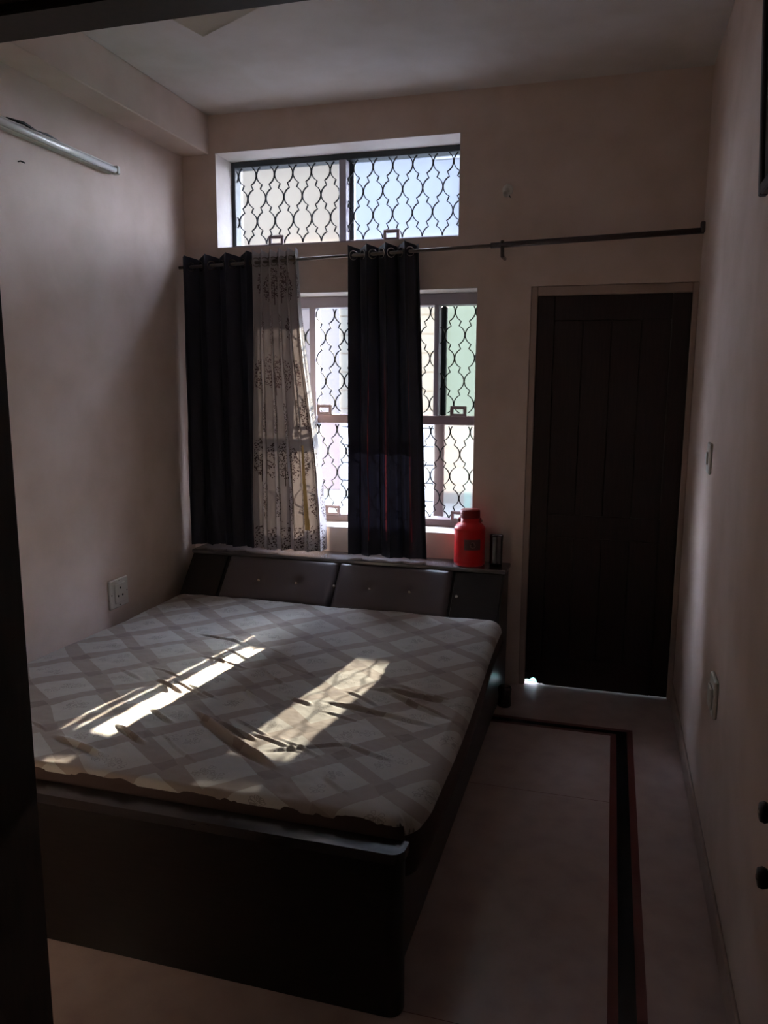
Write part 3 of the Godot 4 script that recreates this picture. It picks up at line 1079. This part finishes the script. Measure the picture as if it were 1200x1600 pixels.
func curtains() -> void:
	# rod on a bracket, its right end set in the wall socket
	var r := thing("curtain_rod", Vector3(0, 2.186, ROD_Z))
	r.rotation.z = atan(0.0262)
	tag(r, "long metal curtain rod running above the lower window and the door", "curtain rod")
	var st := begin(true); tube(st, [Vector3(0.012, 0, 0), Vector3(1.72, 0, 0)], 0.0085, 14); build("pole", st, M.rod, r)
	st = begin(true); tube(st, [Vector3(1.70, 0.0, 0), Vector3(2.655, 0.0, 0)], 0.0135, 14)
	M.rod_dark = mat(Color(0.30, 0.26, 0.26), 0.4, 0.6)
	build("pole", st, M.rod_dark, r)
	st = begin()
	box(st, Vector3(1.748, -0.055, -0.012), Vector3(1.764, 0.020, 0.012), 0.003)
	box(st, Vector3(1.748, -0.060, -ROD_Z), Vector3(1.7638, -0.045, 0.012), 0.003)
	build("bracket", st, M.dark_steel, r)
	st = begin()
	box(st, Vector3(2.640, -0.010, -0.022), Vector3(2.659, 0.036, 0.022), 0.003)
	build("end_socket", st, M.dark_steel, r)

	var g := []
	st = cloth(Vector2(0.035, 0.035), Vector2(0.462, 0.464), Vector2(0.048, 0.675), 3.5, Vector2(0.028, 0.034), 0.4, 0.105, 0.0, g)
	var c := build("curtain", st, M.navy_plain)
	tag(c, "dark navy eyelet curtain hanging in the left corner beside the wall", "curtain")
	eyelets(g, c, M.dark_steel)

	M.print = mat(Color(1, 1, 1), 0.85)
	M.print.albedo_texture = curtain_picture()
	M.print.backlight_enabled = true
	M.print.backlight = Color(0.27, 0.255, 0.25)
	st = cloth(Vector2(0.452, 0.442), Vector2(0.685, 0.815), Vector2(0.050, 0.675), 5.5, Vector2(0.022, 0.032), 1.1, 0.122, 1.0, g)
	c = build("curtain", st, M.print)
	tag(c, "cream curtain printed with small dark leafy trees, gathered between the navy curtains", "curtain")
	eyelets(g, c, M.rod)
	# yellowed strip of lining that shows between its folds
	st = begin(true)
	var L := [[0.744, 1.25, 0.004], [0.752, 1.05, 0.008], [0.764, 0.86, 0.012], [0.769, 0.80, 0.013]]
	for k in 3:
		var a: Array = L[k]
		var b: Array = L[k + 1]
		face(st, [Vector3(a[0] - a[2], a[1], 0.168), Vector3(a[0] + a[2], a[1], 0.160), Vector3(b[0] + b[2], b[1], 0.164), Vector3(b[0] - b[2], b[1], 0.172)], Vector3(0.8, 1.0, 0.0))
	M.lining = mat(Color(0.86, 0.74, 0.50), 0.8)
	build("lining_strip", st, M.lining, c)
	c.get_node("lining_strip").set_meta("label", "yellowed lining strip")

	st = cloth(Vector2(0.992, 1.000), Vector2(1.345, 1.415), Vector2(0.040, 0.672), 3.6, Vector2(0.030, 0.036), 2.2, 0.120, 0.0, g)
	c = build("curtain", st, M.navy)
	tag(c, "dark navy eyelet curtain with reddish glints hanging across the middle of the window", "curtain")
	eyelets(g, c, M.steel)

# ---------------------------------------------------------------- things on the ledge
func on_ledge() -> void:
	var y := 0.657
	var t := thing("water_jug", Vector3(1.628, y, 0.088))
	tag(t, "red plastic insulated water jug with darker screw lid standing on the headboard ledge", "jug")
	var st := begin(true)
	lathe(st, [Vector2(0, 0), Vector2(0.074, 0), Vector2(0.079, 0.005), Vector2(0.080, 0.02), Vector2(0.078, 0.024), Vector2(0.079, 0.03), Vector2(0.0795, 0.175), Vector2(0.078, 0.182), Vector2(0.080, 0.186), Vector2(0.079, 0.193), Vector2(0.066, 0.210), Vector2(0.053, 0.219), Vector2(0.048, 0.224), Vector2(0.048, 0.245), Vector2(0.0, 0.245)], Vector3.ZERO, 40)
	build("body", st, M.red, t)
	st = begin(true)
	lathe(st, [Vector2(0.0, 0.243), Vector2(0.049, 0.243), Vector2(0.051, 0.246), Vector2(0.050, 0.280), Vector2(0.047, 0.285), Vector2(0.0, 0.286)], Vector3.ZERO, 36)
	build("lid", st, M.lid, t)
	for s in [-1.0, 1.0]:
		st = begin()
		box(st, Vector3(s * 0.047 - 0.012, 0.218, -0.012), Vector3(s * 0.047 + 0.012, 0.243, 0.012), 0.004)
		build("lug", st, M.lid, t)
		st = begin(true)
		lathe(st, [Vector2(0, -0.006), Vector2(0.005, -0.006), Vector2(0.006, 0.003), Vector2(0, 0.006)], Vector3(s * 0.060, 0.231, 0.004), 12, Basis(Vector3.FORWARD, -s * PI / 2))
		build("pin", st, M.steel, t)
	# paper label curved on the front, with a small grey motif
	st = begin(true)
	var a0 := deg_to_rad(38.0)
	var n := 16
	for k in n:
		var p0 := lerpf(a0, deg_to_rad(100.0), k / float(n))
		var p1 := lerpf(a0, deg_to_rad(100.0), (k + 1) / float(n))
		var q := []
		for e in [[p0, 0.088], [p1, 0.088], [p1, 0.142], [p0, 0.142]]:
			q.append([Vector3(cos(e[0]) * 0.0806, e[1], sin(e[0]) * 0.0806), Vector2((e[0] - a0) / deg_to_rad(62.0), (e[1] - 0.088) / 0.054)])
		for i in [0, 1, 2, 0, 2, 3]:
			st.set_uv(Vector2(1 - q[i][1].x, 1 - q[i][1].y))
			st.add_vertex(q[i][0])
	var im := Image.create(128, 96, false, Image.FORMAT_RGB8)
	im.fill(Color(0.42, 0.30, 0.31))
	im.fill_rect(Rect2i(6, 6, 116, 84), Color(0.38, 0.27, 0.28))
	for k in 200:
		var aa := TAU * k / 200.0
		var q2 := Vector2(64, 48) + Vector2(cos(aa) * (16.0 + 5.0 * sin(aa * 3.0)), sin(aa) * 26.0)
		im.fill_rect(Rect2i(int(q2.x), int(q2.y), 4, 4), Color(0.55, 0.46, 0.46))
	im.fill_rect(Rect2i(58, 30, 8, 30), Color(0.24, 0.15, 0.17))
	im.fill_rect(Rect2i(50, 36, 22, 6), Color(0.24, 0.15, 0.17))
	M.label = mat(Color(1, 1, 1), 0.6)
	M.label.albedo_texture = ImageTexture.create_from_image(im)
	var lb := build("paper_label", st, M.label, t)
	lb.set_meta("label", "faded grey paper label")

	t = thing("tumbler", Vector3(1.765, y, 0.085))
	tag(t, "dark ribbed steel tumbler standing on the ledge right of the red jug", "tumbler")
	st = begin(true)
	var prof := [Vector2(0, 0), Vector2(0.031, 0)]
	for k in 8:
		prof.append(Vector2(0.0325, 0.012 + k * 0.016)); prof.append(Vector2(0.0338, 0.018 + k * 0.016))
	prof.append_array([Vector2(0.034, 0.150), Vector2(0.0355, 0.158), Vector2(0.034, 0.159), Vector2(0.032, 0.15), Vector2(0.030, 0.01), Vector2(0, 0.01)])
	lathe(st, prof, Vector3.ZERO, 32)
	build("body", st, M.dark_steel, t)

# ---------------------------------------------------------------- things on the walls
func on_walls() -> void:
	# tube light on the left wall
	var t := thing("tube_light", Vector3(0, 2.545, 0))
	tag(t, "unlit white tube light on the left wall, below the beam", "light")
	var st := begin()
	box(st, Vector3(0, -0.020, 0.665), Vector3(0.030, 0.022, 1.90), 0.004); build("batten", st, M.plastic, t)
	st = begin(true); tube(st, [Vector3(0.048, -0.008, 0.690), Vector3(0.048, -0.008, 1.875)], 0.0135, 16)
	M.glass_white = mat(Color(0.9, 0.9, 0.9), 0.12)
	build("tube", st, M.glass_white, t)
	for z in [0.668, 1.875]:
		st = begin(); box(st, Vector3(0.028, -0.025, z), Vector3(0.064, 0.012, z + 0.022), 0.004); build("end_cap", st, M.plastic, t)
	st = begin(true)
	tube(st, [Vector3(0.006, 0.022, 0.98), Vector3(0.016, 0.030, 1.10), Vector3(0.012, 0.026, 1.16), Vector3(0.020, 0.034, 1.24), Vector3(0.010, 0.028, 1.32)], 0.006, 8)
	build("wire", st, M.black, t)
	# nail
	st = begin(true); tube(st, [Vector3(0.0, 2.432, 1.262), Vector3(0.012, 2.433, 1.262), Vector3(0.022, 2.428, 1.250)], 0.003, 8)
	tag(build("nail", st, M.black), "small bent nail in the left wall below the tube light", "nail")

	# socket plate above the bed
	t = thing("socket_plate", Vector3(0, 0.552, 0.768))
	tag(t, "white socket plate on the left wall just above the mattress", "socket")
	st = begin(); box(st, Vector3(0, -0.072, -0.075), Vector3(0.012, 0.072, 0.075), 0.004); build("plate", st, M.plastic, t)
	st = begin(); box(st, Vector3(0.010, -0.048, -0.046), Vector3(0.018, 0.050, 0.040), 0.003); build("module", st, M.plastic, t)
	for p in [Vector2(0.026, 0.0), Vector2(-0.012, 0.018), Vector2(-0.012, -0.018)]:
		st = begin(true); lathe(st, [Vector2(0, -0.001), Vector2(0.0055, -0.001), Vector2(0.0055, 0.0006), Vector2(0, 0.0006)], Vector3(0.0182, p.x, p.y), 12, Basis(Vector3.FORWARD, PI / 2)); build("hole", st, M.black, t)
	for p in [Vector2(0.060, 0.0), Vector2(-0.060, 0.0), Vector2(0.0, 0.062), Vector2(0.0, -0.062)]:
		st = begin(true); lathe(st, [Vector2(0, -0.001), Vector2(0.004, -0.001), Vector2(0.003, 0.0012), Vector2(0, 0.0015)], Vector3(0.012, p.x, p.y), 10, Basis(Vector3.FORWARD, PI / 2)); build("screw", st, M.dark_steel, t)

	# switch and outlet on the right wall
	t = thing("switch_plate", Vector3(W, 1.305, 0.88))
	tag(t, "small switch plate on the right wall beside the door", "switch")
	st = begin(); box(st, Vector3(-0.011, -0.058, -0.04), Vector3(0, 0.058, 0.04), 0.004); build("plate", st, M.plastic, t)
	st = begin(); box(st, Vector3(-0.018, -0.024, -0.014), Vector3(-0.010, 0.024, 0.014), 0.003); build("rocker", st, M.plastic, t)
	t = thing("outlet_plate", Vector3(W, 0.60, 1.44))
	tag(t, "small outlet plate low on the right wall, above the skirting", "socket")
	st = begin(); box(st, Vector3(-0.013, -0.062, -0.055), Vector3(0, 0.062, 0.055), 0.004); build("plate", st, M.plastic, t)
	st = begin(); box(st, Vector3(-0.022, -0.040, -0.034), Vector3(-0.012, 0.030, 0.034), 0.004); build("module", st, M.plastic, t)

	# bulb holder high on the window wall
	t = thing("lamp_holder", Vector3(1.762, 2.50, 0))
	tag(t, "small white empty lamp holder high on the wall right of the upper window", "lamp holder")
	st = begin(true)
	lathe(st, [Vector2(0, 0), Vector2(0.026, 0), Vector2(0.026, 0.008), Vector2(0.018, 0.014), Vector2(0, 0.014)], Vector3.ZERO, 20, Basis(Vector3.RIGHT, PI / 2)); build("base", st, M.plastic, t)
	st = begin(true)
	lathe(st, [Vector2(0, 0), Vector2(0.013, 0), Vector2(0.014, 0.03), Vector2(0.017, 0.034), Vector2(0.017, 0.038), Vector2(0.010, 0.039), Vector2(0.010, 0.02), Vector2(0, 0.02)], Vector3(-0.002, -0.004, 0.010), 20, Basis(Vector3.RIGHT, deg_to_rad(125.0))); build("socket", st, M.plastic, t)
	st = begin(true); tube(st, [Vector3(0.004, -0.02, 0.004), Vector3(0.012, -0.032, 0.008), Vector3(0.014, -0.036, 0.012)], 0.0025, 8); build("wire", st, M.black, t)

	# picture frame whose near corner just shows at the right
	t = thing("picture_frame", Vector3(W - 0.012, 2.055, 1.945))
	tag(t, "dark wooden picture frame high on the right wall, cut by the edge of the view", "picture frame")
	t.rotation.z = 0.05
	for b in [[Vector3(-0.012, 0.0, -0.265), Vector3(0.010, 0.50, -0.235)], [Vector3(-0.012, 0.0, 0.235), Vector3(0.010, 0.50, 0.265)], [Vector3(-0.012, 0.0, -0.235), Vector3(0.010, 0.03, 0.235)], [Vector3(-0.012, 0.47, -0.235), Vector3(0.010, 0.50, 0.235)]]:
		st = begin(); box(st, b[0], b[1], 0.004); build("rail", st, M.frame_wood, t)
	st = begin(); box(st, Vector3(-0.002, 0.03, -0.235), Vector3(0.006, 0.47, 0.235)); build("backing", st, M.tan_paint, t)

	# black pegs low on the right wall
	for e in [[0.765, 2.468, "upper"], [0.648, 2.500, "lower"]]:
		t = thing("wall_peg", Vector3(W, e[0], e[1]))
		tag(t, "black round wall peg at the right edge of the view, the %s of the two" % e[2], "peg", "")
		st = begin(true); lathe(st, [Vector2(0, 0), Vector2(0.022, 0), Vector2(0.022, 0.006), Vector2(0.008, 0.010), Vector2(0.008, 0.03), Vector2(0.018, 0.034), Vector2(0.021, 0.042), Vector2(0.018, 0.050), Vector2(0, 0.052)], Vector3.ZERO, 24, Basis(Vector3.BACK, PI / 2)); build("knob", st, M.black, t)
		st = begin(true); lathe(st, [Vector2(0, 0), Vector2(0.006, 0), Vector2(0.005, 0.002), Vector2(0, 0.0025)], Vector3(-0.0515, 0, 0), 14, Basis(Vector3.BACK, PI / 2)); build("screw_cap", st, M.steel, t)

func ceiling_fan() -> void:
	var hub := Vector3(1.52, 2.66, 1.92)
	var t := thing("ceiling_fan", hub)
	tag(t, "pale ceiling fan, one blade tip showing below the door lintel", "fan")
	var st := begin(true)
	lathe(st, [Vector2(0, -0.05), Vector2(0.06, -0.045), Vector2(0.095, -0.02), Vector2(0.095, 0.03), Vector2(0.06, 0.05), Vector2(0.015, 0.055), Vector2(0.012, 0.24), Vector2(0.05, 0.26), Vector2(0.06, H - 2.66), Vector2(0, H - 2.66)], Vector3.ZERO, 28)
	build("motor", st, M.plastic, t)
	var first := atan2(1.645 - hub.z, 0.985 - hub.x)
	for k in 3:
		var a := first + TAU * k / 3.0
		var xf := Transform3D(Basis(Vector3.UP, -a) * Basis(Vector3.RIGHT, 0.14), Vector3.ZERO)
		st = begin()
		box(st, Vector3(0.09, -0.012, -0.018), Vector3(0.20, -0.006, 0.018), 0.002, xf)
		box(st, Vector3(0.17, -0.006, -0.055), Vector3(0.605, -0.001, 0.055), 0.002, xf)
		build("blade", st, M.plastic, t)
